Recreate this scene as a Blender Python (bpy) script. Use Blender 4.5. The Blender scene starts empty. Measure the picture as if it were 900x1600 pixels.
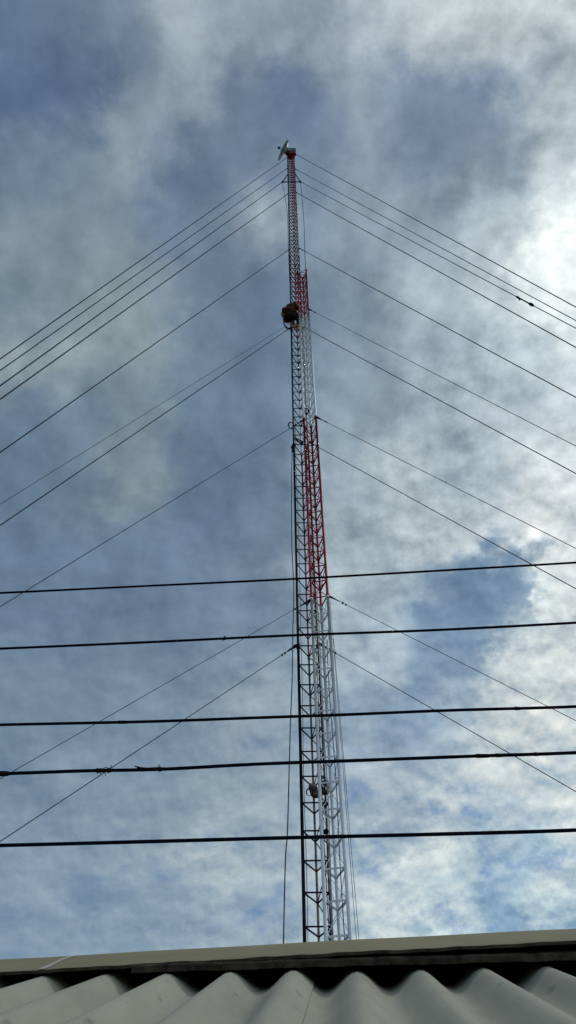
import bpy, bmesh, math, random
from mathutils import Vector, Matrix
random.seed(7)
sc = bpy.context.scene
col = sc.collection
R = math.radians
V = Vector

# ------------------------------------------------------------------ camera
F, PITCH, ROLL = 1232.0, R(52.7), R(-0.55)
CAMZ = 4.0
M3 = Matrix.Rotation(math.pi/2 + PITCH, 3, 'X') @ Matrix.Rotation(ROLL, 3, 'Z')
CAM = V((0, 0, CAMZ))
cd = bpy.data.cameras.new('camera')
cd.sensor_fit = 'VERTICAL'; cd.sensor_height = 36.0; cd.lens = 36.0*F/1600.0
cd.clip_start = 0.05; cd.clip_end = 6000
cam = bpy.data.objects.new('camera', cd); col.objects.link(cam)
cam.matrix_world = Matrix.Translation(CAM) @ M3.to_4x4()
sc.camera = cam

def ray(px, py):
    return M3 @ V(((px-450)/F, (800-py)/F, -1.0))
def at(px, py, D):                      # world point on the sight line at forward distance D
    r = ray(px, py); return CAM + r*(D/r.y)
def deep(px, py, d):                    # world point at axial depth d
    return CAM + ray(px, py)*d

# ------------------------------------------------------------------ mesh helpers
class MB:
    def __init__(s): s.v = []; s.f = []; s.sm = []
    def tube(s, pts, r, n=8, cap=True):
        pts = [V(p) for p in pts]; rs = r if isinstance(r, (list, tuple)) else [r]*len(pts)
        b0 = len(s.v); ref = None
        for i, p in enumerate(pts):
            t = (pts[min(i+1, len(pts)-1)] - pts[max(i-1, 0)])
            if t.length < 1e-9: t = V((0, 0, 1))
            t.normalize()
            if ref is None:
                ref = V((1, 0, 0)) if abs(t.x) < .8 else V((0, 1, 0))
            a = (ref - t*ref.dot(t))
            if a.length < 1e-6: a = t.orthogonal()
            a.normalize(); ref = a; b = t.cross(a)
            for k in range(n):
                q = 2*math.pi*k/n
                s.v.append(p + (a*math.cos(q) + b*math.sin(q))*rs[i])
        for i in range(len(pts)-1):
            for k in range(n):
                s.f.append((b0+i*n+k, b0+i*n+(k+1) % n, b0+(i+1)*n+(k+1) % n, b0+(i+1)*n+k)); s.sm.append(n > 5)
        if cap:
            s.f.append(tuple(b0+k for k in reversed(range(n)))); s.sm.append(False)
            e = b0+(len(pts)-1)*n
            s.f.append(tuple(e+k for k in range(n))); s.sm.append(False)
        return s
    def box(s, c, size, rot=None):
        c = V(c); h = V(size)/2; b = len(s.v)
        for x in (-1, 1):
            for y in (-1, 1):
                for z in (-1, 1):
                    p = V((x*h.x, y*h.y, z*h.z))
                    if rot is not None: p = rot @ p
                    s.v.append(c+p)
        for f in ((0, 1, 3, 2), (4, 6, 7, 5), (0, 4, 5, 1), (2, 3, 7, 6), (0, 2, 6, 4), (1, 5, 7, 3)):
            s.f.append(tuple(b+i for i in f)); s.sm.append(False)
        return s
    def lathe(s, prof, c, axis, n=32, closed=False):
        axis = V(axis).normalized(); a = axis.orthogonal().normalized(); b = axis.cross(a); b0 = len(s.v)
        for (rr, h) in prof:
            for k in range(n):
                q = 2*math.pi*k/n
                s.v.append(V(c) + axis*h + (a*math.cos(q)+b*math.sin(q))*max(rr, 1e-4))
        for i in range(len(prof)-1):
            for k in range(n):
                s.f.append((b0+i*n+k, b0+i*n+(k+1) % n, b0+(i+1)*n+(k+1) % n, b0+(i+1)*n+k)); s.sm.append(True)
        return s
    def ball(s, c, r, n=12):
        pr = [(r*math.sin(math.pi*i/n), -r*math.cos(math.pi*i/n)) for i in range(n+1)]
        return s.lathe(pr, c, (0, 0, 1), n)
    def grid(s, fn, us, vs, smooth=True):
        b = len(s.v); nv = len(vs)
        for u in us:
            for v in vs: s.v.append(V(fn(u, v)))
        for i in range(len(us)-1):
            for j in range(nv-1):
                s.f.append((b+i*nv+j, b+(i+1)*nv+j, b+(i+1)*nv+j+1, b+i*nv+j+1)); s.sm.append(smooth)
        return s
    def build(s, name, mat, parent=None, off=(0, 0, 0)):
        off = V(off)
        me = bpy.data.meshes.new(name)
        me.from_pydata([tuple(p-off) for p in s.v], [], s.f)
        me.polygons.foreach_set('use_smooth', s.sm)
        if mat: me.materials.append(mat)
        me.update()
        o = bpy.data.objects.new(name, me); col.objects.link(o)
        if parent is not None: o.parent = parent
        return o

def tag(o, label=None, cat=None, group=None, kind=None):
    if label: o['label'] = label
    if cat: o['category'] = cat
    if group: o['group'] = group
    if kind: o['kind'] = kind
    return o
def thing(name, loc, label, cat, group=None):
    o = bpy.data.objects.new(name, None); col.objects.link(o)
    o.location = loc; o.empty_display_size = .2
    return tag(o, label, cat, group)

# ------------------------------------------------------------------ materials
def s2l(c):
    return tuple(((x/255)/12.92 if x/255 <= .04045 else ((x/255+.055)/1.055)**2.4) for x in c)
def mat(name, c1, c2, scale=8, rough=.6, metal=0.0, lo=.35, hi=.65, detail=6, bump=0.0, bscale=None, stretch=None, rust=None, rust_amt=.6, spec=.12):
    m = bpy.data.materials.new(name); m.use_nodes = True
    nt = m.node_tree; N = nt.nodes; L = nt.links
    bs = N['Principled BSDF']
    tc = N.new('ShaderNodeTexCoord'); mp = N.new('ShaderNodeMapping')
    if stretch: mp.inputs['Scale'].default_value = stretch
    L.new(tc.outputs['Object'], mp.inputs['Vector'])
    nz = N.new('ShaderNodeTexNoise'); nz.inputs['Scale'].default_value = scale; nz.inputs['Detail'].default_value = detail
    nz.inputs['Roughness'].default_value = .65
    L.new(mp.outputs[0], nz.inputs['Vector'])
    cr = N.new('ShaderNodeValToRGB')
    cr.color_ramp.elements[0].position = lo; cr.color_ramp.elements[0].color = (*c1, 1)
    cr.color_ramp.elements[1].position = hi; cr.color_ramp.elements[1].color = (*c2, 1)
    L.new(nz.outputs['Fac'], cr.inputs['Fac'])
    out = cr.outputs['Color']
    if rust:
        n2 = N.new('ShaderNodeTexNoise'); n2.inputs['Scale'].default_value = scale*2.3; n2.inputs['Detail'].default_value = 8
        L.new(mp.outputs[0], n2.inputs['Vector'])
        mr = N.new('ShaderNodeMapRange'); mr.inputs['From Min'].default_value = rust_amt; mr.inputs['From Max'].default_value = rust_amt+.1
        L.new(n2.outputs['Fac'], mr.inputs['Value'])
        mx = N.new('ShaderNodeMix'); mx.data_type = 'RGBA'
        L.new(mr.outputs[0], mx.inputs['Factor']); L.new(out, mx.inputs['A']); mx.inputs['B'].default_value = (*rust, 1)
        out = mx.outputs['Result']
    L.new(out, bs.inputs['Base Color'])
    bs.inputs['Roughness'].default_value = rough; bs.inputs['Metallic'].default_value = metal
    bs.inputs['Specular IOR Level'].default_value = spec
    if bump:
        nb = N.new('ShaderNodeTexNoise'); nb.inputs['Scale'].default_value = bscale or scale*4; nb.inputs['Detail'].default_value = 8
        L.new(mp.outputs[0], nb.inputs['Vector'])
        bp = N.new('ShaderNodeBump'); bp.inputs['Strength'].default_value = bump; bp.inputs['Distance'].default_value = .004
        L.new(nb.outputs['Fac'], bp.inputs['Height']); L.new(bp.outputs[0], bs.inputs['Normal'])
    return m

M = {}
M['white'] = mat('white mast paint', (.72, .81, .93), (.84, .90, .98), 5, .6, rust=(.22, .20, .19), rust_amt=.63)
M['red'] = mat('red mast paint', (.28, .010, .022), (.43, .016, .03), 5, .6, rust=(.10, .015, .02), rust_amt=.62)
M['oldred'] = mat('weathered red paint', (.22, .011, .030), (.38, .018, .046), 6, .55, rust=(.03, .015, .02), rust_amt=.55)
M['oldwhite'] = mat('weathered white paint', (.34, .41, .44), (.50, .56, .59), 6, .55, rust=(.10, .08, .07), rust_amt=.58)
M['faded'] = mat('faded pinkish paint', (.19, .15, .16), (.32, .27, .28), 6, .6, rust=(.12, .02, .03), rust_amt=.54)
M['bare'] = mat('weathered bare steel', (.20, .17, .18), (.36, .31, .31), 7, .6, rust=(.10, .06, .05), rust_amt=.56)
M['darksteel'] = mat('dark steel and backlit leg', (.006, .006, .018), (.013, .012, .034), 9, .7)  # dark fittings; also paints the old mast's left leg as backlit
M['rungshade'] = mat('backlit rung tone', (.012, .012, .022), (.03, .028, .04), 9, .7)  # backlit shade of the lower rungs put into their colour
M['wire'] = mat('galvanised guy strand', (.035, .04, .05), (.075, .085, .095), 3, .9, spec=.0)
M['thinwire'] = mat('thin guy strand', (.09, .10, .12), (.16, .18, .2), 3, .9, spec=.0)
M['cable'] = mat('black cable sheath', (.005, .006, .016), (.012, .013, .032), 12, .8, spec=.03)
M['tape'] = mat('black tape', (.004, .004, .006), (.012, .012, .016), 60, .5)
M['dish'] = mat('pale dish paint', (.34, .38, .40), (.46, .50, .52), 4, .5)
M['olive'] = mat('dull olive plastic', (.05, .055, .038), (.125, .132, .10), 16, .6)
M['teal'] = mat('grey green enclosure', (.10, .14, .15), (.16, .20, .21), 6, .5)
M['roof'] = mat('fibre cement sheet', (.275, .278, .23), (.395, .395, .33), 2.6, .9, lo=.26, hi=.74, detail=12, bump=.12, bscale=60, stretch=(3.5, 1, 1), rust=(.21, .225, .18), rust_amt=.66)
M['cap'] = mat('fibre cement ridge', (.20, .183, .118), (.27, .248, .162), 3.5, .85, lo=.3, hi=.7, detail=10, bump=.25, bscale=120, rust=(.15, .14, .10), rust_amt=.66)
M['capdark'] = mat('dark ridge edge', (.022, .019, .013), (.075, .066, .046), 22, .9, bump=.6, bscale=120)  # darker tone for the lower capping and the cut edges
M['mark'] = mat('pale mortar streak', (.38, .37, .32), (.46, .45, .39), 30, .9)
M['gapshade'] = mat('shade under cap', (.006, .006, .006), (.014, .013, .012), 6, .95)  # near-black colour that paints the shade in the gap below the capping
M['wall'] = mat('plain render wall', (.42, .41, .37), (.55, .54, .5), 2, .9, bump=.3)
M['frame'] = mat('window timber', (.10, .06, .03), (.16, .10, .05), 6, .6)
M['glass'] = mat('dark window glass', (.02, .025, .03), (.03, .035, .04), 2, .08, spec=.5)
M['conc'] = mat('anchor concrete', (.22, .21, .2), (.34, .33, .31), 5, .9, bump=.4)
M['ground'] = mat('grassy earth', (.05, .06, .022), (.12, .09, .05), .6, .95, detail=10, bump=.6, bscale=6)
M['jacket'] = mat('brown work jacket', (.028, .018, .012), (.07, .04, .02), 7, .9, rust=(.36, .15, .03), rust_amt=.64)
M['trouser'] = mat('dark trousers', (.018, .014, .010), (.035, .028, .019), 12, .9)
M['tan'] = mat('tan leather', (.30, .13, .03), (.45, .22, .06), 18, .8)
M['shoe'] = mat('red shoe', (.30, .03, .015), (.5, .07, .02), 20, .5)
M['sole'] = mat('pale shoe sole', (.55, .5, .42), (.7, .64, .55), 20, .7)
M['skin'] = mat('skin', (.22, .11, .07), (.28, .15, .095), 14, .55)
M['helmet'] = mat('dark cap cloth', (.02, .02, .025), (.04, .04, .05), 14, .7)
M['strap'] = mat('dark red webbing', (.09, .008, .012), (.2, .012, .015), 20, .7)
M['pole'] = mat('weathered concrete pole', (.26, .25, .23), (.36, .35, .33), 3, .9)

# ------------------------------------------------------------------ sun and sky
su, sv = math.asin(470/math.sqrt(470**2+400**2+F**2)), PITCH+math.atan(400/F)
SUN = V((math.sin(su), math.cos(su)*math.cos(sv), math.cos(su)*math.sin(sv)))
sun_el = math.asin(SUN.z); sun_az = math.atan2(SUN.x, SUN.y)
ld = bpy.data.lights.new('sun', 'SUN'); ld.energy = .9; ld.angle = R(12); ld.color = (1.0, .96, .9)
lo = bpy.data.objects.new('sun', ld); col.objects.link(lo); lo.location = (20, 20, 60)
lo.rotation_euler = (-SUN).to_track_quat('-Z', 'Y').to_euler()

w = bpy.data.worlds.new('World'); sc.world = w; w.use_nodes = True
nt = w.node_tree; N = nt.nodes; L = nt.links; N.clear()
def math_(op, a, b=None, c=None, clamp=False):
    n = N.new('ShaderNodeMath'); n.operation = op; n.use_clamp = clamp
    for i, x in enumerate((a, b, c)):
        if x is None: continue
        if isinstance(x, (int, float)): n.inputs[i].default_value = x
        else: L.new(x, n.inputs[i])
    return n.outputs[0]
def maprange(v, a, b, c=0, d=1, smooth=True):
    n = N.new('ShaderNodeMapRange'); n.interpolation_type = 'SMOOTHSTEP' if smooth else 'LINEAR'
    L.new(v, n.inputs['Value'])
    for k, x in (('From Min', a), ('From Max', b), ('To Min', c), ('To Max', d)): n.inputs[k].default_value = x
    return n.outputs[0]
def mixc(f, a, b, mode='MIX'):
    n = N.new('ShaderNodeMix'); n.data_type = 'RGBA'; n.blend_type = mode
    for k, x in (('Factor', f), ('A', a), ('B', b)):
        if isinstance(x, (int, float)): n.inputs[k].default_value = x
        elif isinstance(x, tuple): n.inputs[k].default_value = (*x, 1)
        else: L.new(x, n.inputs[k])
    return n.outputs['Result']
tc = N.new('ShaderNodeTexCoord')
sp = N.new('ShaderNodeSeparateXYZ'); L.new(tc.outputs['Generated'], sp.inputs[0])
X, Y, Z = sp.outputs
zc = math_('MAXIMUM', Z, .06)
zc = math_('ADD', zc, .45)                       # the cloud deck is a shallow dome, not an endless plane
cb = N.new('ShaderNodeCombineXYZ'); L.new(math_('DIVIDE', X, zc), cb.inputs[0]); L.new(math_('DIVIDE', Y, zc), cb.inputs[1])
deck = cb.outputs[0]
def noise(scale, detail, rough, off, dist=0.0, vec=None, lac=2.0):
    mp = N.new('ShaderNodeMapping'); mp.inputs['Location'].default_value = off; L.new(vec or deck, mp.inputs['Vector'])
    n = N.new('ShaderNodeTexNoise'); n.inputs['Scale'].default_value = scale; n.inputs['Detail'].default_value = detail
    n.inputs['Roughness'].default_value = rough; n.inputs['Distortion'].default_value = dist; n.inputs['Lacunarity'].default_value = lac
    L.new(mp.outputs[0], n.inputs['Vector'])
    return n
wn = noise(11.0, 11, .64, (3.1, 1.7, 0))
ws = N.new('ShaderNodeSeparateColor'); L.new(wn.outputs['Color'], ws.inputs[0])
u = math_('ADD', math_('ARCSINE', X), math_('MULTIPLY', math_('SUBTRACT', ws.outputs[0], .5), .19))
v = math_('ADD', math_('ARCTAN2', Z, Y), math_('MULTIPLY', math_('SUBTRACT', ws.outputs[1], .5), .20))
un = maprange(u, -.4, .4, 0, 1, False)
# brightness of the cloud deck by elevation band (image row -> elevation) and bearing
ROWS = [
 (30,  [(30,92,114,142),(120,96,116,142),(200,110,128,150),(290,150,164,178),(400,140,155,173),(500,142,157,174),(600,160,173,187),(740,176,186,196),(880,186,194,203)]),
 (140, [(40,78,99,130),(150,84,104,132),(230,118,134,153),(320,142,157,172),(390,108,126,152),(460,100,119,149),(560,132,148,167),(640,122,139,162),(750,112,131,157),(860,165,178,191),(900,178,190,200)]),
 (245, [(40,102,121,142),(130,112,130,150),(220,132,148,163),(300,92,112,139),(400,106,124,150),(480,108,127,152),(560,130,147,166),(680,108,127,153),(780,128,145,166),(860,176,188,200)]),
 (345, [(40,122,138,154),(170,120,137,155),(260,98,118,144),(330,108,128,151),(420,146,161,176),(480,116,135,158),(560,130,147,166),(700,138,154,172),(790,166,180,193),(880,226,234,240)]),
 (450, [(40,106,125,143),(110,122,139,153),(200,128,144,157),(300,104,123,147),(420,98,118,144),(550,124,142,162),(680,152,167,182),(800,170,184,197),(890,222,230,236)]),
 (550, [(40,134,149,160),(150,132,148,159),(230,130,146,157),(310,104,123,147),(420,98,119,145),(560,126,144,164),(680,148,165,181),(800,168,183,197),(890,186,198,208)]),
 (650, [(40,98,119,144),(140,106,126,147),(220,118,135,151),(320,98,119,144),(430,98,119,144),(560,130,148,167),(680,156,171,186),(780,166,180,194),(890,180,193,205)]),
 (750, [(40,96,117,143),(130,104,124,146),(200,124,141,154),(290,98,118,144),(420,98,119,145),(550,140,157,173),(640,170,183,194),(740,160,176,191),(850,196,205,214),(895,205,212,220)]),
 (840, [(40,96,118,145),(200,98,120,146),(330,98,119,146),(420,106,126,150),(540,150,165,179),(640,170,183,196),(740,178,190,202),(830,216,221,227),(895,206,213,221)]),
 (880, [(40,97,119,146),(250,98,120,147),(400,108,128,152),(540,154,169,184),(620,165,180,195),(675,132,154,180),(720,112,137,168),(800,116,141,171),(835,156,175,196),(855,212,218,225),(895,206,213,221)]),
 (925, [(40,98,120,148),(250,98,119,147),(380,104,125,152),(450,124,144,166),(540,158,174,190),(600,150,168,187),(650,146,166,188),(695,116,140,169),(770,111,137,168),(825,126,151,180),(850,196,207,217),(890,206,213,222)]),
 (975, [(40,101,122,152),(250,100,122,150),(400,111,132,160),(540,154,172,190),(600,150,169,190),(640,134,156,183),(685,112,138,170),(765,110,136,169),(815,152,173,195),(845,196,206,216),(895,205,213,221)]),
 (1020,[(40,104,127,156),(250,102,125,153),(400,118,140,167),(520,150,170,190),(600,152,171,193),(660,124,149,180),(735,132,156,186),(790,186,199,212),(890,200,209,220)]),
 (1120,[(40,106,131,161),(250,112,136,165),(380,134,154,178),(480,140,160,184),(560,134,157,185),(640,128,154,188),(710,150,172,198),(800,186,199,213),(890,192,204,218)]),
 (1230,[(40,118,143,173),(180,122,146,176),(330,132,155,182),(450,140,162,188),(560,148,170,198),(680,160,180,205),(780,182,198,217),(880,190,206,225)]),
 (1340,[(40,124,150,183),(200,136,160,190),(340,156,178,202),(450,152,174,202),(580,162,185,212),(700,184,203,223),(780,150,180,214),(840,150,181,216),(895,186,206,228)]),
 (1430,[(40,118,146,183),(200,126,154,188),(340,136,162,194),(450,146,170,199),(600,186,206,228),(720,168,194,222),(790,128,165,208),(860,174,200,226)]),
]
cur = None; prev_v = None
for (py, st) in ROWS:
    ve = PITCH + math.atan((800-py)/F)
    cr = N.new('ShaderNodeValToRGB'); cr.color_ramp.interpolation = 'EASE'
    el = cr.color_ramp.elements
    for i, (px, r_, g_, b_) in enumerate(st):
        uu = math.asin((px-450)/math.sqrt((px-450)**2+(800-py)**2+F**2))
        p = (uu+.4)/.8
        e = el[i] if i < 2 else el.new(p)
        k_ = max(0.0, min(1.0, (py-860)/500.)); g_ -= 5*k_; b_ -= 15*k_
        e.position = p; e.color = (*s2l((r_, g_, b_)), 1)
    L.new(un, cr.inputs['Fac'])
    if cur is None: cur = cr.outputs['Color']
    else:
        f = maprange(v, ve, prev_v, 0, 1)          # 1 = upper band
        cur = mixc(f, cr.outputs['Color'], cur)
    prev_v = ve
# cloud texture: billows lit from the sun side, wisps, crisper to the right and low down
sunx, suny = SUN.x/(SUN.z+.45), SUN.y/(SUN.z+.45)
elev = math_('ARCTAN2', Z, Y)
crisp = math_('MULTIPLY', maprange(u, -.15, .2, .9, 1.0), maprange(elev, R(72), R(36), .75, 1.1))
lum = N.new('ShaderNodeRGBToBW'); L.new(cur, lum.inputs[0])
crisp = math_('MULTIPLY', crisp, maprange(lum.outputs[0], .17, .48, .55, 1.2))
def lit(scale, detail, rough, off, d):
    """density, and how much thinner the cloud is towards the sun"""
    n0 = noise(scale, detail, rough, off).outputs['Fac']
    tow = N.new('ShaderNodeVectorMath'); tow.operation = 'SUBTRACT'; tow.inputs[0].default_value = (sunx, suny, 0); L.new(deck, tow.inputs[1])
    nrm = N.new('ShaderNodeVectorMath'); nrm.operation = 'NORMALIZE'; L.new(tow.outputs[0], nrm.inputs[0])
    sc_ = N.new('ShaderNodeVectorMath'); sc_.operation = 'SCALE'; L.new(nrm.outputs[0], sc_.inputs[0]); sc_.inputs['Scale'].default_value = d
    ad = N.new('ShaderNodeVectorMath'); ad.operation = 'ADD'; L.new(deck, ad.inputs[0]); L.new(sc_.outputs[0], ad.inputs[1])
    n1 = noise(scale, detail, rough, off, vec=ad.outputs[0]).outputs['Fac']
    return n0, math_('SUBTRACT', n0, n1)
big, bl_ = lit(6.5, 10, .56, (0.3, 5.2, 0), .025)
fine, fl_ = lit(20.0, 10, .62, (7.7, 2.2, 0), .009)
b1 = maprange(big, .40, .60, -1, 1)
f1 = maprange(fine, .37, .63, -1, 1)
mid, ml_ = lit(12.0, 10, .58, (2.2, 8.4, 0), .014)
m1 = maprange(mid, .41, .59, -1, 1)
t1 = math_('MULTIPLY', math_('ADD', math_('MULTIPLY', b1, .095), math_('MULTIPLY', math_('MULTIPLY', m1, .075), crisp)), maprange(u, -.3, .1, .75, 1.0))
t2 = math_('MULTIPLY', math_('MULTIPLY', f1, .07), crisp)
t3 = math_('ADD', math_('MULTIPLY', bl_, .9), math_('MULTIPLY', math_('MULTIPLY', ml_, 1.25), crisp))
t4 = math_('MULTIPLY', math_('MULTIPLY', fl_, 1.1), crisp)
gain = math_('ADD', 1.09, math_('ADD', math_('ADD', t1, t2), math_('ADD', t3, t4)))
gain = math_('MAXIMUM', gain, .5)
g3 = N.new('ShaderNodeCombineColor')
gb = math_('ADD', 1.0, math_('MULTIPLY', math_('SUBTRACT', gain, 1.0), maprange(elev, R(30), R(56), .50, .82)))
L.new(gain, g3.inputs[0]); L.new(math_('MULTIPLY', math_('ADD', gain, gb), .5), g3.inputs[1]); L.new(gb, g3.inputs[2])
cloud = mixc(1.0, mixc(1.0, cur, (1.02, 1.03, .975), 'MULTIPLY'), g3.outputs[0], 'MULTIPLY')
# clear blue behind the thin places of the deck (low, to the right)
sky = N.new('ShaderNodeTexSky'); sky.sky_type = 'NISHITA'; sky.sun_disc = False
sky.sun_elevation = sun_el; sky.sun_rotation = sun_az
skyc = N.new('ShaderNodeVectorMath'); skyc.operation = 'SCALE'; L.new(sky.outputs[0], skyc.inputs[0]); skyc.inputs['Scale'].default_value = .06
hole = noise(12., 10, .62, (1.4, 9.1, 0)).outputs['Fac']
hm = math_('MULTIPLY', maprange(hole, .53, .70, 0, .62), math_('MULTIPLY', maprange(math_('ARCTAN2', Z, Y), R(43), R(30), 0, 1), maprange(u, -.3, .2, .15, 1)))
blue = mixc(1.0, skyc.outputs[0], (.42, .92, 1.5), 'MULTIPLY')
final = mixc(hm, cloud, blue)
bg = N.new('ShaderNodeBackground'); L.new(final, bg.inputs['Color']); bg.inputs['Strength'].default_value = 1.0
wo = N.new('ShaderNodeOutputWorld'); L.new(bg.outputs[0], wo.inputs['Surface'])

# ------------------------------------------------------------------ ground
g = MB()
def gfn(a, b): return (a, b, 0.0)
g.grid(gfn, [-3000, -300, -60, -20, 0, 20, 60, 300, 3000], [-3000, -300, -60, -20, 0, 20, 60, 300, 3000], False)
tag(g.build('ground', M['ground']), kind='structure')

# ------------------------------------------------------------------ masts
def hz(py, D): return at(450, py, D).z
def make_mast(root, legs, legr, z0, dz, nb_down, nb_up, secs, rung_r, rung_mat, diag_faces, diag_r, legmats=None, vis_z=0, flat=False, per=15, ph=0):
    """legs: three (x, y); rungs at z0+i*dz; secs: list of (z_from, z_to, paint)"""
    off = root.location
    P = lambda k, z: V((legs[k][0], legs[k][1], z))
    for (za, zb, pm) in secs:
        body = MB(); rm = pm if (rung_mat and za > hz(670, DB)) else rung_mat
        kr, kd = (1.4, 1.3) if za > hz(540, DB) else (1.0, 1.0)
        if not rung_mat and pm is M['white']: kd = .7
        idx = [i for i in range(-nb_down, nb_up+1) if za-1e-4 <= z0+i*dz < zb-1e-4]
        for i in idx:
            z = z0+i*dz; zt = min(z+dz, zb)
            for (a, b) in diag_faces:
                if (i % 2) == 0: body.tube([P(a, z), P(b, zt)], diag_r*kd, 5)
                else: body.tube([P(b, z), P(a, zt)], diag_r*kd, 5)
        low = [i for i in idx if z0+i*dz < vis_z]
        so = body.build('lattice_section', rm or pm, root, off)
        if low:
            lr = MB()
            for i in low:
                for (a, b) in ((0, 1), (1, 2), (2, 0)): lr.tube([P(a, z0+i*dz), P(b, z0+i*dz)], rung_r*kr, 6)
            tag(lr.build('rung_frame', rm or pm, so, off), kind='stuff')
        for k in range(3):
            lm = pm
            if legmats and legmats[k]: lm = legmats[k]
            q = legr[k]; MB().tube([P(k, za+.002), P(k, za+.05), P(k, za+.052), P(k, (za+zb)/2), P(k, zb-.052), P(k, zb-.05), P(k, zb-.002)], [q*1.4, q*1.4, q, q, q, q*1.4, q*1.4], 12).build('leg', lm, so, off)
        for i in idx:
            if i in low: continue
            z = z0+i*dz; m = MB()
            for (a, b) in ((0, 1), (1, 2), (2, 0)):
                if flat:
                    d = P(b, z)-P(a, z); ang = math.atan2(d.y, d.x)
                    m.box((P(a, z)+P(b, z))/2, (d.length, .006, rung_r*2*kr), Matrix.Rotation(ang, 3, 'Z'))
                    m.box((P(a, z)+P(b, z))/2+V((0, 0, rung_r*kr-.003))+V((-d.y, d.x, 0)).normalized()*.007, (d.length*.94, .014, .006), Matrix.Rotation(ang, 3, 'Z'))
                else: m.tube([P(a, z), P(b, z)], rung_r*kr, 8)
            m.build('rung_frame', rm or pm, so, off)

DB, DF = 10.32, 9.93
A = at(475.5, 1448, DB); C = at(518.5, 1448, DB); Bx = at(497.5, 1448, DB+.29)
bl = [(A.x, DB), (C.x, DB), (Bx.x, DB+.29)]
dzb = .042649*DB; z0b = A.z
ztop = z0b + 92*dzb
back = thing('old_mast', (Bx.x, DB+.1, 0), 'taller old guyed lattice mast with dark backlit left leg and faded red and grey bands', 'mast')
zj = [hz(1010, DB)+k*15*dzb for k in range(-2, 7)]
zj = [z for z in zj if z < ztop-1]
edges = [0.0] + [z for z in zj if z > .5] + [ztop]
paints = []
n_e = len(edges)-1
secs = []
order = {}
for i in range(n_e):
    mid = (edges[i]+edges[i+1])/2
    k = math.floor((mid - hz(1010, DB))/(15*dzb))
    pm = M['bare'] if k < 0 else (M['oldred'], M['oldwhite'], M['oldred'], M['faded'], M['oldred'], M['oldred'])[min(k, 5)]
    secs.append((edges[i], edges[i+1], pm))
make_mast(back, bl, [.024, .017, .017], z0b, dzb, 20, 92, secs, .0115, M['rungshade'], [(1, 2)], .008, [M['darksteel'], None, None], vis_z=CAMZ+4.1)  # left leg and low rungs coloured near-black for the backlight

Dl = at(508, 1435, DF); Fl = at(545.5, 1435, DF-.05); El = at(529, 1435, DF+.235)
fl = [(Dl.x, DF), (Fl.x, DF-.05), (El.x, DF+.235)]
dzf = .0428*DF; z0f = Dl.z
zf = [hz(935, DF)+k*15*dzf for k in range(-2, 3)]
zftop = hz(424, DF)
front = thing('new_mast', (El.x, DF+.06, 0), 'shorter freshly painted lattice mast in bright red and white, right of the taller one', 'mast')
secsf = []
ef = [0.0] + [z for z in zf if z > .6] + [zftop]
for i in range(len(ef)-1):
    mid = (ef[i]+ef[i+1])/2; k = math.floor((mid-hz(935, DF))/(15*dzf))
    pm = M['white'] if k < 0 else (M['red'], M['white'], M['red'])[min(k, 2)]
    secsf.append((ef[i], ef[i+1], pm))
make_mast(front, fl, [.0245, .0255, .0235], zf[0], dzf, 40, 100, secsf, .0130, None, [(0, 2), (1, 2), (0, 1)], .0075, None, vis_z=CAMZ+4.0, flat=True)
# concrete footings under the masts
ft = MB().box((Bx.x, DB+.1, .09), (.9, .72, .18)).box((Bx.x, DB+.1, .215), (.7, .5, .07)); ft.build('footing', M['conc'], back, back.location)
ft = MB().box((El.x+.12, DF-.17, .075), (.6, .38, .15)).box((El.x+.12, DF-.17, .18), (.5, .30, .06)); ft.build('footing', M['conc'], front, front.location)

# ------------------------------------------------------------------ guy wires
def plane_anchor(p1, p2, ya, za):
    n = ray(*p1).cross(ray(*p2))
    return V((-(n.y*ya + n.z*(za-CAMZ))/n.x, ya, za))
def guy(label, att, p1, p2, ya, r, m, group, clamp=None, sag=0.0, shackle=.03, side=1):
    """att: 3-D fixing on the mast; p1, p2: two image points the wire passes"""
    anc = plane_anchor(p1, p2, ya, .35)
    o = thing('guy_wire', att, label, 'guy wire', group)
    n = 24; pts = []
    for i in range(n+1):
        t = i/n; p = V(att).lerp(anc, t); p.z -= sag*4*t*(1-t); pts.append(p)
    MB().tube(pts, r, 6).build('strand', m, o, att)
    d = (pts[1]-pts[0]).normalized()
    s = MB().tube([V(att)-d*.02, V(att)+d*.05, V(att)+d*.16, V(att)+d*.3], [shackle*.6, shackle, shackle*.55, shackle*.35], 8)
    s.box(V(att)+d*.38, (.03, .03, .03)).box(V(att)+d*.46, (.028, .028, .028))
    s.build('shackle', M['darksteel'], o, att)
    if clamp is not None:
        c = MB()
        # dead-end grips: find the point of the strand nearest to the sight line
        rr = ray(*clamp).normalized(); best = min(range(2001), key=lambda i: (V(att).lerp(anc, i/2000)-CAM).cross(rr).length)
        q = V(att).lerp(anc, best/2000); q.z -= sag*4*(best/2000)*(1-best/2000)
        for k, (a, b, rad) in enumerate(((-.42, -.2, .032), (.22, .5, .044))):
            c.tube([q+d*a, q+d*(a+b)/2*1.0, q+d*b] if False else [q+d*a, q+d*((a+b)/2), q+d*b], [rad*.4, rad, rad*.35], 8)
        c.tube([q-d*.4, q+d*.45], .018, 6).tube([q+d*.3, q+d*.33+V((.02, 0, -.14))], .014, 6).tube([q-d*.3, q-d*.28+V((.0, 0, -.15))], .02, 6)
        c.build('wire_grip', M['darksteel'], o, att)
    return o
Az = lambda py: V((bl[0][0]-.02, DB, hz(py, DB)))
Cz = lambda py: V((bl[1][0]+.02, DB, hz(py, DB)))
Dz = lambda py: V((fl[0][0]-.02, DF, hz(py, DF)))
Fz = lambda py: V((fl[1][0]+.02, DF-.05, hz(py, DF)))
TH, TN = .0096, .0062
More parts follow.
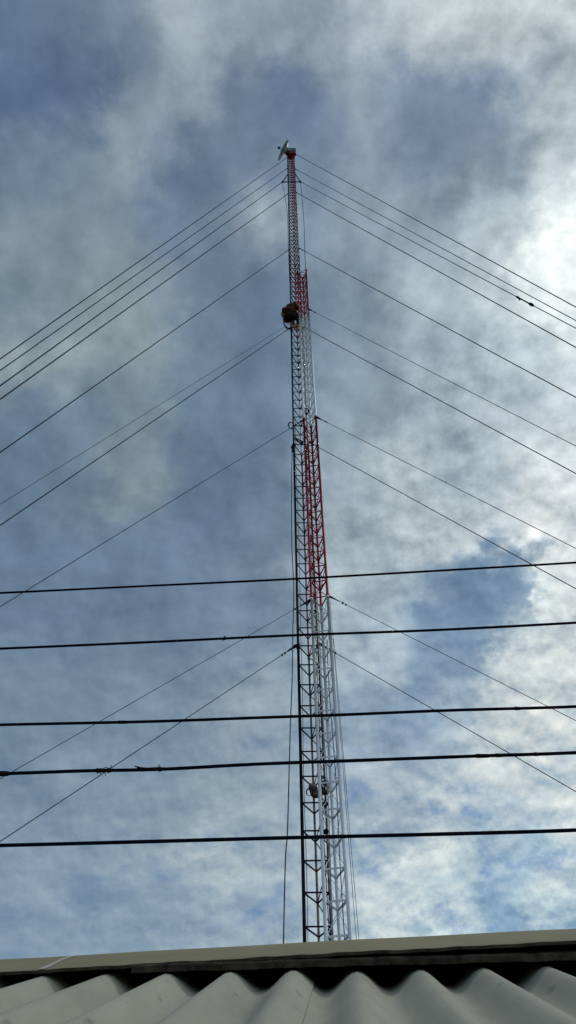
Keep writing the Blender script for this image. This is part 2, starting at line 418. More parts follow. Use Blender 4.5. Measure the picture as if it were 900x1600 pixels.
YA = 5.2
gl, gr = 'thick guy wires of the tall mast', 'thin guy wires of the newer mast'
WIDE = .40
def hits(att, other):                       # image point of the fixing, then the far image point
    d = V(att)-CAM; c = M3.transposed() @ d
    return (450+F*c.x/-c.z, 800-F*c.y/-c.z), other
def gw(label, att, far, r, m, grp, **k):
    p1, p2 = hits(att, far); return guy(label, att, p1, p2, YA, r, m, grp, **k)
# outrigger ends (torsion arms near the top of the tall mast)
zo = hz(286, DB)
OL = V((bl[0][0]-.27, DB-.05, zo)); OR_ = V((bl[1][0]+.24, DB-.05, zo))
gw('uppermost left guy wire, running down from just under the white dish', Az(246), (0, 561), TH*1.3, M['wire'], gl)
gw('second guy wire from the top on the left, fixed between dish and side arms', Az(263), (0, 579), TH*1.2, M['wire'], gl)
gw('left guy wire tied to the tip of the left side arm near the mast top', OL, (0, 603), TH*1.4, M['wire'], gl)
gw('left guy wire fixed just below the side arms, fourth from the top', Az(303), (0, 624), TH*1.4, M['wire'], gl)
gw('left guy wire from the second joint below the dish, fifth from the top', Az(390), (0, 707), TH*1.15, M['wire'], gl)
gw('faint thin left guy wire passing behind the climbing worker', Dz(497), (0, 788), TN*.8, M['thinwire'], gr)
gw('left guy wire leaving the tall mast just under the climbing worker', Az(512), (0, 821), TH, M['wire'], gl)
gw('thin left guy wire running down from beside the cable coil', Dz(657), (0, 948), TN, M['wire'], gr)
gw('thin left guy wire fixed where the new mast turns from white to red', Dz(938), (0, 1217), TN*.75, M['wire'], gr)
gw('lowest left guy wire, on a heavy black shackle, crossing three power cables', Az(1008), (0, 1315), TH*.62, M['wire'], gl, shackle=.034)
gw('uppermost right guy wire, fixed just below the box on the mast top', Cz(240), (900, 480), TH*1.3, M['wire'], gl)
gw('second guy wire from the top on the right, fixed above the side arms', Cz(264), (900, 501), TH*1.1, M['wire'], gl)
gw('right guy wire with two dark wire grips, tied to the right side arm', OR_, (900, 513), TH*1.1, M['wire'], gl, clamp=(818, 470))
gw('right guy wire fixed just below the side arms, fourth from the top', Cz(301), (900, 543), TH*1.3, M['wire'], gl)
gw('right guy wire from the second joint below the dish, fifth from the top', Cz(388), (900, 621), TH*1.15, M['wire'], gl)
gw('thin right guy wire at the height of the climbing worker', Fz(486), (900, 697), TN*1.1, M['wire'], gr)
gw('thick right guy wire leaving the mast just below the climbing worker', Cz(511), (900, 740), TH, M['wire'], gl)
gw('thin right guy wire fixed at the top of the long red section', Fz(655), (900, 857), TN, M['wire'], gr)
gw('thick right guy wire fixed a little below the top of the long red section', Cz(691), (900, 920), TH*.8, M['wire'], gl)
gw('thin right guy wire with two clips, fixed at the foot of the red section', Fz(935), (900, 1126), TN*.8, M['wire'], gr, shackle=.022)
gw('lowest right guy wire, crossing the third and fourth power cables', Cz(1006), (900, 1237), TH*.62, M['wire'], gl, shackle=.03)
# concrete guy anchors outside the frame are left out

# ------------------------------------------------------------------ mast top: side arms, dish, box
t = thing('side_arm_bracket', (Bx.x, DB, zo), 'dark triangular side arms bolted across the mast below the dish', 'bracket')
of = t.location
MB().tube([OL, OR_], .026, 8).build('crossbar', M['darksteel'], t, of)
MB().tube([OL+V((.02, 0, .03)), V((bl[0][0]-.0, DB-.02, hz(272, DB)))], .024, 8).build('brace', M['darksteel'], t, of)
MB().tube([OR_+V((-.02, 0, .03)), V((bl[1][0]+.0, DB-.02, hz(272, DB)))], .024, 8).build('brace', M['darksteel'], t, of)
for p in (OL, OR_):
    MB().box(p, (.09, .07, .1)).tube([p+V((0, 0, -.05)), p+V((0, 0, -.13))], .03, 8).build('end_plate', M['darksteel'], t, of)

dep = (M3.transposed() @ (V((bl[0][0], DB, ztop))-CAM)).z*-1
dc = at(442.2, 234.5, DB-.12)
dn = V((-.88, -.47, -.05)).normalized()
t = thing('dish_antenna', dc, 'pale parabolic dish antenna facing left at the very top of the tall mast', 'antenna')
RD = .57
prof = [(RD*i/14, .17*((i/14)**2)-.17) for i in range(15)]
back_prof = [(rr, h-.012) for rr, h in reversed(prof)]
MB().lathe(prof+[(RD+.012, .0), (RD+.012, -.02)]+back_prof, dc, dn, 48).build('reflector', M['dish'], t, dc)
fd = MB().tube([dc-dn*.17, dc+dn*.22], .014, 8).lathe([(0, .2), (.055, .2), (.07, .25), (.05, .31), (0, .32)], dc, dn, 16)
for k in range(3):
    q = k*2.094+.5; aa = dn.orthogonal().normalized(); e = (aa*math.cos(q)+dn.cross(aa)*math.sin(q))
    fd.tube([dc+e*.4-dn*.09, dc+dn*.22], .007, 6)
fd.build('feed', M['darksteel'], t, dc)
hub = MB().lathe([(0, -.2), (.13, -.2), (.13, -.31), (.07, -.33), (0, -.33)], dc, dn, 16)
hub.build('hub', M['darksteel'], t, dc)
bp = V((bl[0][0], DB, dc.z))
mt = MB().tube([dc-dn*.3, bp+V((0, 0, .1))], .028, 8).tube([dc-dn*.24+V((0, 0, -.1)), bp+V((-.02, 0, -.35))], .02, 8)
mt.tube([dc-dn*.15+V((.05, .12, -.25)), dc-dn*.3+V((.14, .2, -.5)), bp+V((.02, .2, -.5)), bp+V((0, 0, -.3))], .018, 8)
mt.tube([bp+V((0, -.045, -.6)), bp+V((0, -.045, .5))], .03, 10)
mt.build('mount', M['darksteel'], t, dc)

bx = V((Bx.x+.03, DB+.08, ztop+.52))
t = thing('equipment_box', bx, 'grey green box fixed on the very top of the tall mast', 'box')
MB().box(bx, (.40, .30, .42)).box(bx+V((0, 0, .22)), (.44, .34, .03)).build('housing', M['teal'], t, bx)
MB().box(bx+V((.215, 0, 0)), (.03, .31, .40)).build('end_cover', M['darksteel'], t, bx)
MB().box(bx+V((0, 0, -.36)), (.12, .12, .3)).box(bx+V((0, 0, -.225)), (.30, .22, .02)).build('pedestal', M['oldred'], t, bx)
tp = V((Bx.x, DB+.1, ztop))
t = thing('radio_cluster', tp, 'dark cluster of plates and radio units around the mast head under the box', 'radio unit')
MB().box(tp+V((0, 0, .02)), (.42, .38, .03)).build('head_plate', M['oldred'], t, tp)
for (dx, dy, dzz, sx, sy, sz) in ((-.2, -.14, -.25, .13, .12, .38), (.2, -.12, -.2, .12, .12, .42), (.02, -.18, -.42, .16, .1, .3)):
    p = tp+V((dx, dy, dzz))
    MB().box(p, (sx, sy, sz)).box(p+V((0, -sy/2-.012, 0)), (sx*.7, .022, sz*.8)).tube([p+V((0, 0, -sz/2)), p+V((0, 0, -sz/2-.08))], .012, 6).build('radio_unit', M['oldred'] if dx > -.1 else M['darksteel'], t, tp)

# ------------------------------------------------------------------ cables, coils and small gear on the masts
def cable(name, label, cat, pts, r, m, group=None, n=6, name2=None):
    o = MB().tube(pts, r, n).build(name, m, None, pts[0])
    o.location = pts[0]
    return tag(o, label, cat, group)
def smooth(pts, k=8):
    out = []
    P = [V(p) for p in pts]
    for i in range(len(P)-1):
        p0 = P[max(i-1, 0)]; p1 = P[i]; p2 = P[i+1]; p3 = P[min(i+2, len(P)-1)]
        for j in range(k):
            t = j/k
            out.append(.5*((2*p1)+(p2-p0)*t+(2*p0-5*p1+4*p2-p3)*t*t+(3*p1-p0-3*p2+p3)*t**3))
    out.append(P[-1]); return out
# loosened guy wire hanging down on the left
xs = [(456.5, 705), (455.5, 760), (456, 850), (458.5, 905), (459, 935), (457.5, 990), (456.5, 1060), (453.5, 1140), (449.5, 1290), (443, 1470)]
pts = [at(a, b, DB-.02-.25*i/9) for i, (a, b) in enumerate(xs)]
pts.append(V((pts[-1].x-.14, pts[-1].y-.1, .02)))
cable('loose_cable', 'slack dark cable hanging down left of the masts to the roof ridge', 'cable', smooth(pts), .0082, M['wire'])
cable('loose_rope', 'rope hanging from the tip of the left side arm', 'rope', smooth([OL+V((0, 0, -.13)), at(448.5, 330, DB-.04), at(450.5, 385, DB-.03), at(452.5, 440, DB-.05)]), .0095, M['wire'])
cable('loose_rope', 'rope hanging from the right side arm down to the top of the new mast', 'rope', smooth([OR_+V((0, 0, -.13)), at(474.5, 340, DB-.1), at(476.5, 400, DB-.15), at(478.5, 440, DF), at(482, 500, DF-.02)]), .011, M['wire'])
for j, (lab, xo) in enumerate((('thin cable hanging close along the right leg of the new mast', 6.5), ('outer thin cable hanging right of the new mast', 10.5))):
    pts = []
    for py in (938+j*60, 1050, 1170, 1290, 1400, 1475):
        b = 440+(545.5-440)*(py+138)/1586.
        pts.append(at(b+3.5+xo*(py-880)/590., py, DF-.05))
    pts.append(V((pts[-1].x+.07, DF-.02, .05)))
    cable('hanging_cable', lab, 'cable', smooth(pts), .0034, M['wire'])
# feeder cables strapped inside the two masts
for j, (lab, px, D, yt, rr, mm) in enumerate((
    ('feeder cable inside the tall mast just right of its dark left leg', 481.5, DB+.05, 640, .0045, 'wire'),
    ('black feeder cable running up inside the new mast by its left leg', 513, DF+.03, 700, .0055, 'cable'),
    ('second feeder cable inside the new mast behind its left leg', 517.5, DF+.07, 560, .006, 'cable'),
    ('pale feeder cable inside the new mast near its middle leg', 521.5, DF+.10, 930, .007, 'dish'),
    ('dark feeder cable inside the new mast near its right leg', 538, DF+.02, 1000, .006, 'cable'))):
    pts = []; k = 14
    zt = hz(yt, D); x0 = at(px, 1448, D).x
    for i in range(k+1):
        z = .1+(zt-.1)*i/k
        pts.append(V((x0+random.uniform(-.014, .014)*(1 if 0 < i < k else 0), D+random.uniform(-.012, .012), z)))
    cable('feeder_cable', lab, 'cable', smooth(pts, 4), rr, M[mm])
def coil(label, c, rad, n_turn, nrm, r, m, name='cable_coil', jit=.12):
    nrm = V(nrm).normalized(); a = nrm.orthogonal().normalized(); b = nrm.cross(a); pts = []
    for i in range(n_turn*18+1):
        q = 2*math.pi*i/18; k = i/18
        rr = rad*(1+jit*math.sin(k*2.3)); pts.append(V(c)+(a*math.cos(q)+b*math.sin(q)*.92)*rr+nrm*(k*r*1.3))
    return cable(name, label, 'coil', pts, r, m)
coil('loop of black cable hung on the left leg where the thin guy wire starts', at(454.5, 665, DB-.03),   .088, 3, (.6, -.55, -.55), .0065, M['cable'])
coil('small tangled coil of cable inside the tall mast below the hanging loop', at(467, 690, DB+.1), .10, 4, (.5, -.6, .6), .006, M['cable'], jit=.3)
coil('small black coil tied inside the white section of the new mast', at(477.5, 643, DF+.1), .07, 5, (.2, -.6, -.7), .013, M['cable'])
coil('black coil inside the new mast just above the lowest power cable', at(507.5, 1257, DF+.12), .032, 4, (.3, -.9, -.3), .007, M['cable'])
coil('black coil tied inside the new mast behind the lowest power cable', at(508.5, 1300, DF+.12), .028, 4, (.3, -.9, -.2), .007, M['cable'])
coil('loop of thin black cable hanging beside the olive panel antenna', at(483.5, 1238, DB-.02), .052, 2, (.25, -.9, -.3), .0055, M['cable'])
# pulley block where the slack cable hangs
pc = at(457.5, 699, DB-.03)
t = thing('pulley_block', pc, 'small dark pulley block holding the slack cable at the left leg', 'pulley')
MB().lathe([(0, -.02), (.05, -.02), (.035, 0), (.05, .02), (0, .02)], pc, (.2, -1, 0), 16).build('sheave', M['darksteel'], t, pc)
MB().box(pc+V((0, -.03, .0)), (.05, .008, .16)).box(pc+V((0, .03, 0)), (.05, .008, .16)).tube([pc+V((.02, 0, .07)), pc+V((.09, .03, .2))], .016, 6).tube([pc+V((0, 0, -.06)), pts[0]*0+at(456.5, 706, DB-.02)], .02, 6).build('cheek_plates', M['darksteel'], t, pc)
# olive panel antennas low on the masts
for (lab, px, py, D, wd, hh, tilt) in (('olive round-cornered panel antenna on the middle leg of the tall mast', 490.5, 1235, DB+.16, .13, .28, .45), ('grey green panel antenna inside the new mast beside the olive one', 508, 1230, DF+.30, .125, .29, -.15)):
    c = at(px, py, D)
    t = thing('panel_antenna', c, lab, 'antenna')
    m = MB(); rt = Matrix.Rotation(tilt, 3, 'Z') @ Matrix.Rotation(-.35, 3, 'X')
    outl = []
    for k in range(20):
        q = 2*math.pi*k/20; cx, sy = math.cos(q), math.sin(q)
        outl.append((wd/2*math.copysign(abs(cx)**.42, cx), hh/2*math.copysign(abs(sy)**.42, sy)))
    b0 = len(m.v)
    for (dd, k) in ((-.03, .84), (-.022, .96), (.0, 1.0), (.03, .97), (.04, .7)):
        for (x, z) in outl: m.v.append(c + rt @ V((x*k, dd, z*k)))
    for i in range(4):
        for k in range(20): m.f.append((b0+i*20+k, b0+i*20+(k+1) % 20, b0+(i+1)*20+(k+1) % 20, b0+(i+1)*20+k)); m.sm.append(True)
    m.f.append(tuple(b0+k for k in reversed(range(20)))); m.sm.append(False)
    m.f.append(tuple(b0+80+k for k in range(20))); m.sm.append(False)
    m.build('radome', M['olive'], t, c)
    br = MB()
    for k in range(4): br.box(c + rt @ V((-.036+k*.024, -.034, -.012)), (.006, .006, hh*.55), rt)
    br.build('ribs', M['darksteel'], t, c)
    MB().box(c+V((0, .06, .03)), (.05, .06, .03)).tube([c+V((.0, .09, -.07)), c+V((0, .09, .1))], .02, 8).build('clamp', M['darksteel'], t, c)

# ------------------------------------------------------------------ the climbing worker
base = at(459, 511, DB-.02)                         # ledge where the feet stand (a rung)
kz = round((base.z-z0b)/dzb); FZ = z0b+kz*dzb+.012
wx = bl[0][0]
t = thing('person', V((wx, DB-.05, FZ)), 'person in dark brown work clothes and red shoes, clinging to the tall mast', 'person')
po = t.location
def capsules(segs, vox, name, m, parent):
    mb = MB()
    for s in segs:
        p0, p1, r0, r1 = V(s[0]), V(s[1]), s[2], s[3]
        d = (p1-p0); n = 7; pts = []; rs = []
        dn_ = d.normalized() if d.length > 1e-6 else V((0, 0, 1))
        for i in range(n+1):
            q = math.pi/2*(1-i/n); pts.append(p0-dn_*r0*math.sin(q)); rs.append(max(r0*math.cos(q), .0008))
        for i in range(n+1):
            q = math.pi/2*i/n; pts.append(p1+dn_*r1*math.sin(q)); rs.append(max(r1*math.cos(q), .0008))
        mb.tube(pts, rs, 14)
    o = mb.build(name, m, parent, (0, 0, 0))
    md = o.modifiers.new('remesh', 'REMESH'); md.mode = 'VOXEL'; md.voxel_size = vox; md.use_smooth_shade = True
    sm = o.modifiers.new('smooth', 'SMOOTH'); sm.factor = .5; sm.iterations = 3
    return o
# joints, local to the worker's base (x right along the picture, y away, z up); he sits back facing right/away
J = dict(ankL=V((.02, -.07, .09)), ankR=V((.22, -.06, .09)), toeL=V((.19, .02, .045)), toeR=V((.38, .03, .045)),
         kneeL=V((.10, -.30, .50)), kneeR=V((.27, -.20, .46)), hipL=V((-.11, -.18, .34)), hipR=V((.02, -.24, .32)),
         pel=V((-.06, -.22, .38)), waist=V((-.09, -.27, .62)), chest=V((-.02, -.25, .94)), neck=V((.04, -.20, 1.10)), head=V((.09, -.16, 1.24)),
         shL=V((-.13, -.15, 1.07)), shR=V((.11, -.30, 1.07)), elL=V((-.10, .10, .92)), elR=V((.27, -.22, .90)), wrL=V((-.02, .06, 1.13)), wrR=V((.31, -.05, 1.08)))
def hand(wr, toward, seg):
    d = (toward-wr).normalized(); sd = d.cross(V((0, 0, 1))).normalized()
    pal = wr+d*.075
    seg.append((wr, pal, .027, .034))
    for k, ln in enumerate((.062, .07, .066, .05)):
        b = pal+V((0, 0, 1))*(.027-.018*k); m1 = b+d*ln*.55; m2 = m1+(d*.3+sd*.9).normalized()*ln*.5
        seg.append((b, m1, .0095, .009)); seg.append((m1, m2, .009, .0075))
    th = wr+d*.03+V((0, 0, .03)); seg.append((th, th+d*.03-sd*.035, .011, .0095)); seg.append((th+d*.03-sd*.035, th+d*.06-sd*.03, .0095, .008))
seg = [(J['pel'], J['chest'], .12, .12), (J['chest'], J['neck'], .11, .055), (J['neck'], J['head'], .05, .07)]
for s in 'LR':
    seg += [(J['pel'], J['hip'+s], .11, .095), (J['hip'+s], J['knee'+s], .085, .055), (J['knee'+s], J['ank'+s], .052, .036), (J['ank'+s], J['toe'+s], .036, .028)]
    seg += [(J['chest'], J['sh'+s], .09, .06), (J['sh'+s], J['el'+s], .048, .036), (J['el'+s], J['wr'+s], .036, .026)]
hand(J['wrL'], V((.0, .05, 1.28)), seg); hand(J['wrR'], V((.33, .0, 1.22)), seg)
hd = J['head']; fw = V((.75, .62, .05)).normalized(); rt_ = fw.cross(V((0, 0, 1))).normalized()
seg += [(hd+V((0, 0, -.03))+fw*.02, hd+V((0, 0, .04)), .078, .092), (hd+fw*.085+V((0, 0, .0)), hd+fw*.112+V((0, 0, -.025)), .012, .015),
        (hd+fw*.05+V((0, 0, -.085)), hd+fw*.06+V((0, 0, -.085)), .04, .035), (hd+rt_*.088, hd+rt_*.094+V((0, 0, .03)), .014, .016), (hd-rt_*.088, hd-rt_*.094+V((0, 0, .03)), .014, .016)]
body = capsules(seg, .007, 'body', M['skin'], t)
eyes = MB()
for s in (-1, 1): eyes.ball(hd+fw*.088+rt_*.032*s+V((0, 0, .02)), .012, 8)
eyes.build('eyes', M['tape'], t)
jk = [(J['waist']+V((0, 0, -.10)), J['waist'], .165, .16), (J['waist'], J['chest'], .16, .165), (J['chest'], J['neck']+V((0, 0, -.03)), .16, .085)]
for s in 'LR':
    jk += [(J['chest'], J['sh'+s], .15, .095), (J['sh'+s], J['el'+s], .078, .064), (J['el'+s], J['wr'+s]*.9+J['el'+s]*.1, .062, .045)]
jk += [(J['waist']+V((-.1, -.05, -.06)), J['waist']+V((-.12, -.02, .12)), .10, .09)]
capsules(jk, .012, 'jacket', M['jacket'], t)
tr = []
for s in 'LR':
    tr += [(J['pel'], J['hip'+s], .165, .15), (J['hip'+s], J['knee'+s], .14, .088), (J['knee'+s], J['ank'+s]*.85+J['knee'+s]*.15, .086, .06)]
capsules(tr, .012, 'trousers', M['trouser'], t)
for s in 'LR':
    a, b = J['ank'+s], J['toe'+s]; low = V((0, 0, -.035))
    sh = capsules([(a+V((-.03, -.02, -.03)), b, .046, .038), (a, a+V((0, 0, .03)), .046, .05)], .008, 'shoe', M['shoe'], t)
    so = MB().tube([a+V((-.07, -.04, -.055)), a+V((-.03, -.02, -.06)), (a+b)/2+V((0, 0, -.035)), b+V((0, 0, -.03)), b+(b-a).normalized()*.04+V((0, 0, -.02))], [.02, .032, .03, .03, .015], 8)
    so.build('sole', M['sole'], sh)
hcap = MB().lathe([(.108, -.0), (.108, .03), (.1, .07), (.075, .105), (.04, .12), (0, .124)], hd+V((0, 0, .02)), V((-.1, -.1, 1)), 20)
hcap.tube([hd+fw*.09+V((0, 0, .03)), hd+fw*.17+V((0, 0, .02))], [.06, .03], 10)
hcap.build('knit_cap', M['helmet'], t)
ln = smooth([J['pel']+V((-.17, -.02, .02)), V((-.235, -.2, .34)), V((-.22, -.09, .12)), V((-.13, -.02, -.02)), V((.0, .03, .03)), V((.04, .05, .2))], 8)
MB().tube(ln, [.02]*(len(ln)//2) + [.028]*(len(ln)-len(ln)//2), 8).build('lanyard', M['strap'], t)
MB().tube([V((-.245, -.25, .62)), V((-.25, -.24, .56)), V((-.235, -.23, .42)), V((-.21, -.22, .36))], [.05, .075, .07, .04], 10).build('tool_pouch', M['tan'], t)
MB().lathe([(.03, -.012), (.045, 0), (.03, .012)], V((-.13, -.02, -.02)), (0, 1, .3), 14).build('carabiner', M['sole'], t)
MB().lathe([(.172, -.03), (.182, -.03), (.182, .03), (.172, .03)], J['waist']+V((0, 0, -.09)), V((.05, 0, 1)), 24).build('harness_belt', M['strap'], t)

# ------------------------------------------------------------------ power cables overhead
PW = 4.5
def power(label, ptsYX, rad, m=M['cable'], extra=None):
    # bearings of the line: span runs left-right, slightly nearer on the right
    yaw = math.tan(R(3.2))
    P = []
    for (px, py) in ptsYX:
        r = ray(px, py); k = PW/(r.y + r.x*yaw); P.append(CAM+r*k)
    d0 = (P[0]-P[1]).normalized(); d1 = (P[-1]-P[-2]).normalized()
    d0.z = .02; d1.z = .02
    P = [P[0]+d0*1.4, P[0]+d0*.7] + P + [P[-1]+d1*.7, P[-1]+d1*1.4]
    pts = smooth(P, 10)
    far0, far1 = [pts[0]+d0*14], [pts[-1]+d1*14]
    o = thing('power_cable', P[len(P)//2], label, 'power cable', 'power cables strung over the roof')
    off = o.location
    rr = [rad*(1+random.uniform(-.03, .03)) for _ in pts]
    MB().tube(far0+pts+far1, [rad]+rr+[rad], 10).build('sheath', m, o, off)
    def on(px):
        ptl = P[2:-2]; xs_ = [q[0] for q in ptsYX]
        for i in range(len(xs_)-1):
            if xs_[i] <= px <= xs_[i+1]:
                f = (px-xs_[i])/(xs_[i+1]-xs_[i]); p = None
                seg_ = pts[(i+2)*10:(i+3)*10+1]; j = f*10; a = int(min(j, 9)); return seg_[a].lerp(seg_[a+1], j-a)
        return ptl[0]
    if extra: extra(o, off, on)
    return o
c2 = lambda: random.uniform(-1, 1)
def tie(o, off, p, L_=.03, r=.02, hairs=0, name='tape_splice'):
    m = MB().tube([p+V((-L_, 0, 0)), p+V((-L_*.6, 0, 0)), p+V((L_*.5, 0, 0)), p+V((L_, 0, 0))], [r*.6, r, r*.94, r*.6], 10)
    for _ in range(hairs):
        a = p+V((c2()*L_, c2()*.01, 0)); b = a+V((c2()*.035, c2()*.02, random.choice((-1, 1))*random.uniform(.015, .034)))
        m.tube([a, (a+b)/2+V((c2()*.006, 0, c2()*.006)), b], [.0035, .003, .002], 5)
    m.build(name, M['tape'], o, off)
power('highest power cable, thin and black, crossing the red part of the mast', [(0, 926.5), (230, 915.5), (450, 905), (680, 892), (900, 879)], .0092)
power('second power cable from the top, with a small wire tie left of the mast', [(0, 1013.5), (230, 1003.5), (450, 993), (680, 984.5), (900, 973)], .0100,
      extra=lambda o, off, on: tie(o, off, on(351), .014, .0145, 4, 'wire_tie'))
power('middle power cable of the five, running slightly uneven', [(0, 1132.5), (230, 1127.5), (400, 1121.5), (530, 1117), (700, 1110), (900, 1104)], .0108,
      extra=lambda o, off, on: [tie(o, off, on(808), .03, .0135, 0), tie(o, off, on(190), .05, .013, 0)])
def frayed(o, off, on):
    tie(o, off, on(6), .04, .019, 0)
    tie(o, off, on(157), .04, .0155, 7); tie(o, off, on(171), .018, .0165, 4); tie(o, off, on(250), .012, .0165, 3)
    m = MB()
    for k in range(4):
        a = on(212+4*k)+V((0, -.01, .008-.006*k)); b = on(248); c = on(288)
        m.tube(smooth([a+V((0, 0, .014-.008*k)), on(228)+V((0, -.01, .006-.006*k)), b+V((0, -.010, .005-.005*k)), c+V((0, -.006, -.006+.003*k))], 6), .0042, 6)
    m.build('loose_strand', M['tape'], o, off)
    tie(o, off, on(753), .06, .0146, 0); tie(o, off, on(778), .03, .0140, 1); tie(o, off, on(838), .02, .0138, 0)
power('frayed power cable with taped splices and loose strands near its left end', [(0, 1209), (130, 1204.5), (250, 1202), (400, 1194), (550, 1188.5), (740, 1181.5), (900, 1176)], .0116, extra=frayed)
power('lowest power cable, the one nearest above the roof ridge', [(0, 1321), (230, 1315), (450, 1309), (680, 1303.5), (900, 1297)], .0113)

# ------------------------------------------------------------------ the house whose ridge fills the bottom of the view
SL, YAW = R(27.3), R(.9)
r_ax = V((math.cos(YAW), -math.sin(YAW), 0)); hdir = V((math.sin(YAW), math.cos(YAW), 0))
u_ax = hdir*math.cos(SL)+V((0, 0, math.sin(SL))); n_ax = r_ax.cross(u_ax)
if n_ax.z < 0: n_ax = -n_ax
O = deep(450, 1519, 2.22)
TR = .22                                            # ridge apex along the slope
apex = O + u_ax*TR
house = thing('house', V((apex.x, apex.y, 0)), 'grey corrugated roof with olive brown ridge capping along the bottom of the view', 'house')
ho = house.location
def RP(a, tt, n, far=False):
    h = (tt-TR)*math.cos(SL) - n*math.sin(SL); z = (tt-TR)*math.sin(SL) + n*math.cos(SL)
    if far: h = -h
    return apex + r_ax*a + hdir*h + V((0, 0, z))
PIT, AMP = .1765, .0255
a_c = (459-450)/F*2.22
def wave(a): return AMP*math.cos(2*math.pi*(a-a_c)/PIT)-AMP
EDGE = .072; SW = PIT*5
SLEN = 1.85
for far in (False, True):
    for k in range(-5, 5):
        a0 = EDGE+k*SW-.03; a1 = EDGE+(k+1)*SW
        if k == -5: a0 = EDGE+k*SW
        na = 60; us = [a0+(a1-a0)*i/na for i in range(na+1)]
        vs = [-SLEN, -1.2, -.8, -.5, -.25, -.1, 0, .08, TR-.012]
        def fn(a, tt, d=0.0): return RP(a+(.045*tt if not far else -.045*(tt-2*TR)), tt, wave(a)+.0075*(a-a0)/(a1-a0)+d, far)
        m = MB()
        m.grid(lambda a, tt: fn(a, tt), us, vs if not far else vs[::-1])
        m.grid(lambda a, tt: fn(a, tt, -.006), us, vs[::-1] if not far else vs)
        m.grid(lambda d, tt: fn(a1, tt, d), [0, -.006], vs, False)
        m.grid(lambda d, tt: fn(a0, tt, d), [0, -.006], vs, False)
        m.grid(lambda a, d: fn(a, -SLEN, d), us, [0, -.006], False)
        m.grid(lambda a, d: fn(a, TR-.012, d), us, [0, -.006], False)
        m.build('roof_sheet', M['roof'], house, ho)
A0, A1 = EDGE-5*SW, EDGE+5*SW
def ridge(name, prof, a0, a1, m, grow=0.0, na=260, edge=0):
    near = [(tt, n) for tt, n in prof]
    mb = MB(); us = [a0+(a1-a0)*i/na for i in range(na+1)]
    path = [(tt, n, False) for tt, n in near] + [(tt, n, True) for tt, n in reversed(near[:-1])]
    th = .007; ph = random.uniform(0, 9)
    rag = lambda a: .0007*math.sin(a*23+ph)+.0006*math.sin(a*57+2*ph)+.0004*math.sin(a*131+ph*3)
    def top(a, j):
        tt, n, far = path[int(j)]; return RP(a, tt, n+grow*min(max(a, -1.0), 1.3)+.0012*math.sin(a*3.1+1)+.0006*math.sin(a*11)+(rag(a) if j < 3 else 0), far)
    def bot(a, j):
        tt, n, far = path[int(j)]; return top(a, j)-V((0, 0, th))
    J_ = list(range(len(path)))
    mb.grid(top, us, J_); mb.grid(bot, us, J_[::-1])
    for j in (0, len(path)-1): mb.grid(lambda a, q: top(a, j) if q == 0 else bot(a, j), us, [0, 1], False)
    for a in (a0, a1): mb.grid(lambda q, j: top(a, j) if q == 0 else bot(a, j), [0, 1], J_, False)
    o = mb.build(name, m, house, ho)
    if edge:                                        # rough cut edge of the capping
        o.data.materials.append(M['capdark']); nj = len(path)-1
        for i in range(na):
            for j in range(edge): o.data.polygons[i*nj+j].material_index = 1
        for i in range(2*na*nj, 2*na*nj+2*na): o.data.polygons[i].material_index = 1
    return o
upper = [(-.010, .0385), (-.009, .0398), (-.007, .0405), (.03, .0440), (.07, .0478), (.11, .0518), (.15, .0552), (.18, .057), (.20, .0578), (TR, .058)]
lower = [(-.03, .018), (-.028, .026), (-.02, .030), (.03, .033), (.10, .037), (.18, .042), (TR, .045)]
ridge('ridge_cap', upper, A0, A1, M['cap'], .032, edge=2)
lw = ridge('ridge_cap', lower, -.437, A1, M['capdark'], .010); lw['label'] = 'darker lower ridge capping with a thick edge, starting left of the mast'
# dark sheet added to stand for the shade under the capping
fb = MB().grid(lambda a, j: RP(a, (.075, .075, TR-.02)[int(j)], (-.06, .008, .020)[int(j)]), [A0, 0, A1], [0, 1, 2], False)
fb.build('ridge_shade_sheet', M['gapshade'], house, ho)
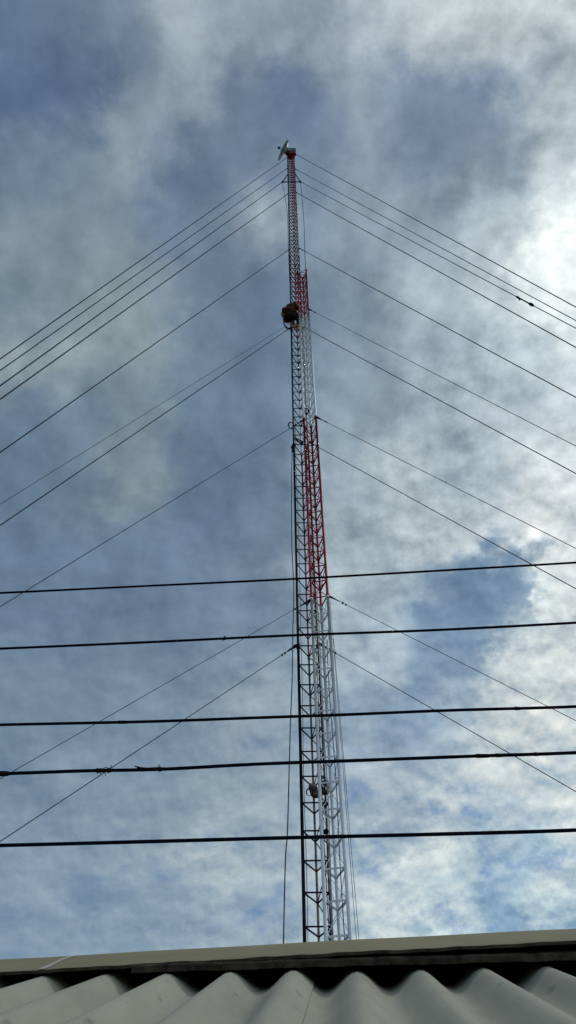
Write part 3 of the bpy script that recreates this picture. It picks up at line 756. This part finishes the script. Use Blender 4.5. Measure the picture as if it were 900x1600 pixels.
# pale streak across the capping near the left edge
def cap_pt(px, f):
    a = (px-450)/F*2.27
    i = 2+f*(len(upper)-4); k = int(i); q = i-k
    tt = upper[k][0]*(1-q)+upper[k+1][0]*q; n = upper[k][1]*(1-q)+upper[k+1][1]*q
    return RP(a, tt, n+.032*a+.0012*math.sin(a*3.1+1)+.0006*math.sin(a*11)+.0015)
st = MB().grid(lambda f, q: cap_pt(66+20*f+q*(10+1.2*math.sin(f*9)), f), [i/12 for i in range(13)], [0, 1], False)
so = st.build('mortar_streak', M['mark'], house, ho); so['label'] = 'pale slanting streak across the ridge capping'
# walls, door and window under the roof (below the view)
zw = RP(0, -SLEN+.25, -.1).z
hw = (TR+SLEN-.25)*math.cos(SL)
wallm = MB(); th = .12
rz = Matrix.Rotation(-YAW, 3, 'Z')
ctr = V((apex.x, apex.y, zw/2))+r_ax*((A0+A1)/2)
Lw = (A1-A0)-.3
for s in (-1, 1):
    wallm.box(ctr+hdir*s*(hw-th/2), (Lw, th, zw), rz)
    wallm.box(ctr+r_ax*s*(Lw/2-th/2), (th, 2*hw-2*th-.004, zw), rz)
    e = r_ax*s*(Lw/2-th/2) + r_ax*((A0+A1)/2); b = len(wallm.v)
    tri = [(-hw+.05, zw+.002), (hw-.05, zw+.002), (0, apex.z-.12)]
    for q in (-th/2, th/2):
        for (h, z) in tri: wallm.v.append(V((apex.x, apex.y, z))+e+hdir*h+r_ax*q)
    for f in ((0, 1, 2), (5, 4, 3), (0, 3, 4, 1), (1, 4, 5, 2), (2, 5, 3, 0)): wallm.f.append(tuple(b+i for i in f)); wallm.sm.append(False)
wallm.build('wall', M['wall'], house, ho)
fc = ctr - hdir*(hw+.0); fc.z = 0
MB().box(fc+r_ax*1.2+V((0, 0, 1.03))-hdir*.02, (.9, .05, 2.05), rz).build('door', M['frame'], house, ho)
wi = MB().box(fc-r_ax*1.3+V((0, 0, 1.5))-hdir*.02, (1.3, .05, 1.1), rz).build('window', M['frame'], house, ho)
for s in (-1, 1): MB().box(fc-r_ax*(1.3+.3*s)+V((0, 0, 1.5))-hdir*.05, (.54, .012, .96), rz).build('pane', M['glass'], wi, ho)

# ------------------------------------------------------------------ colour management
sc.view_settings.view_transform = 'Standard'; sc.view_settings.look = 'None'
sc.view_settings.exposure = 0; sc.view_settings.gamma = 1
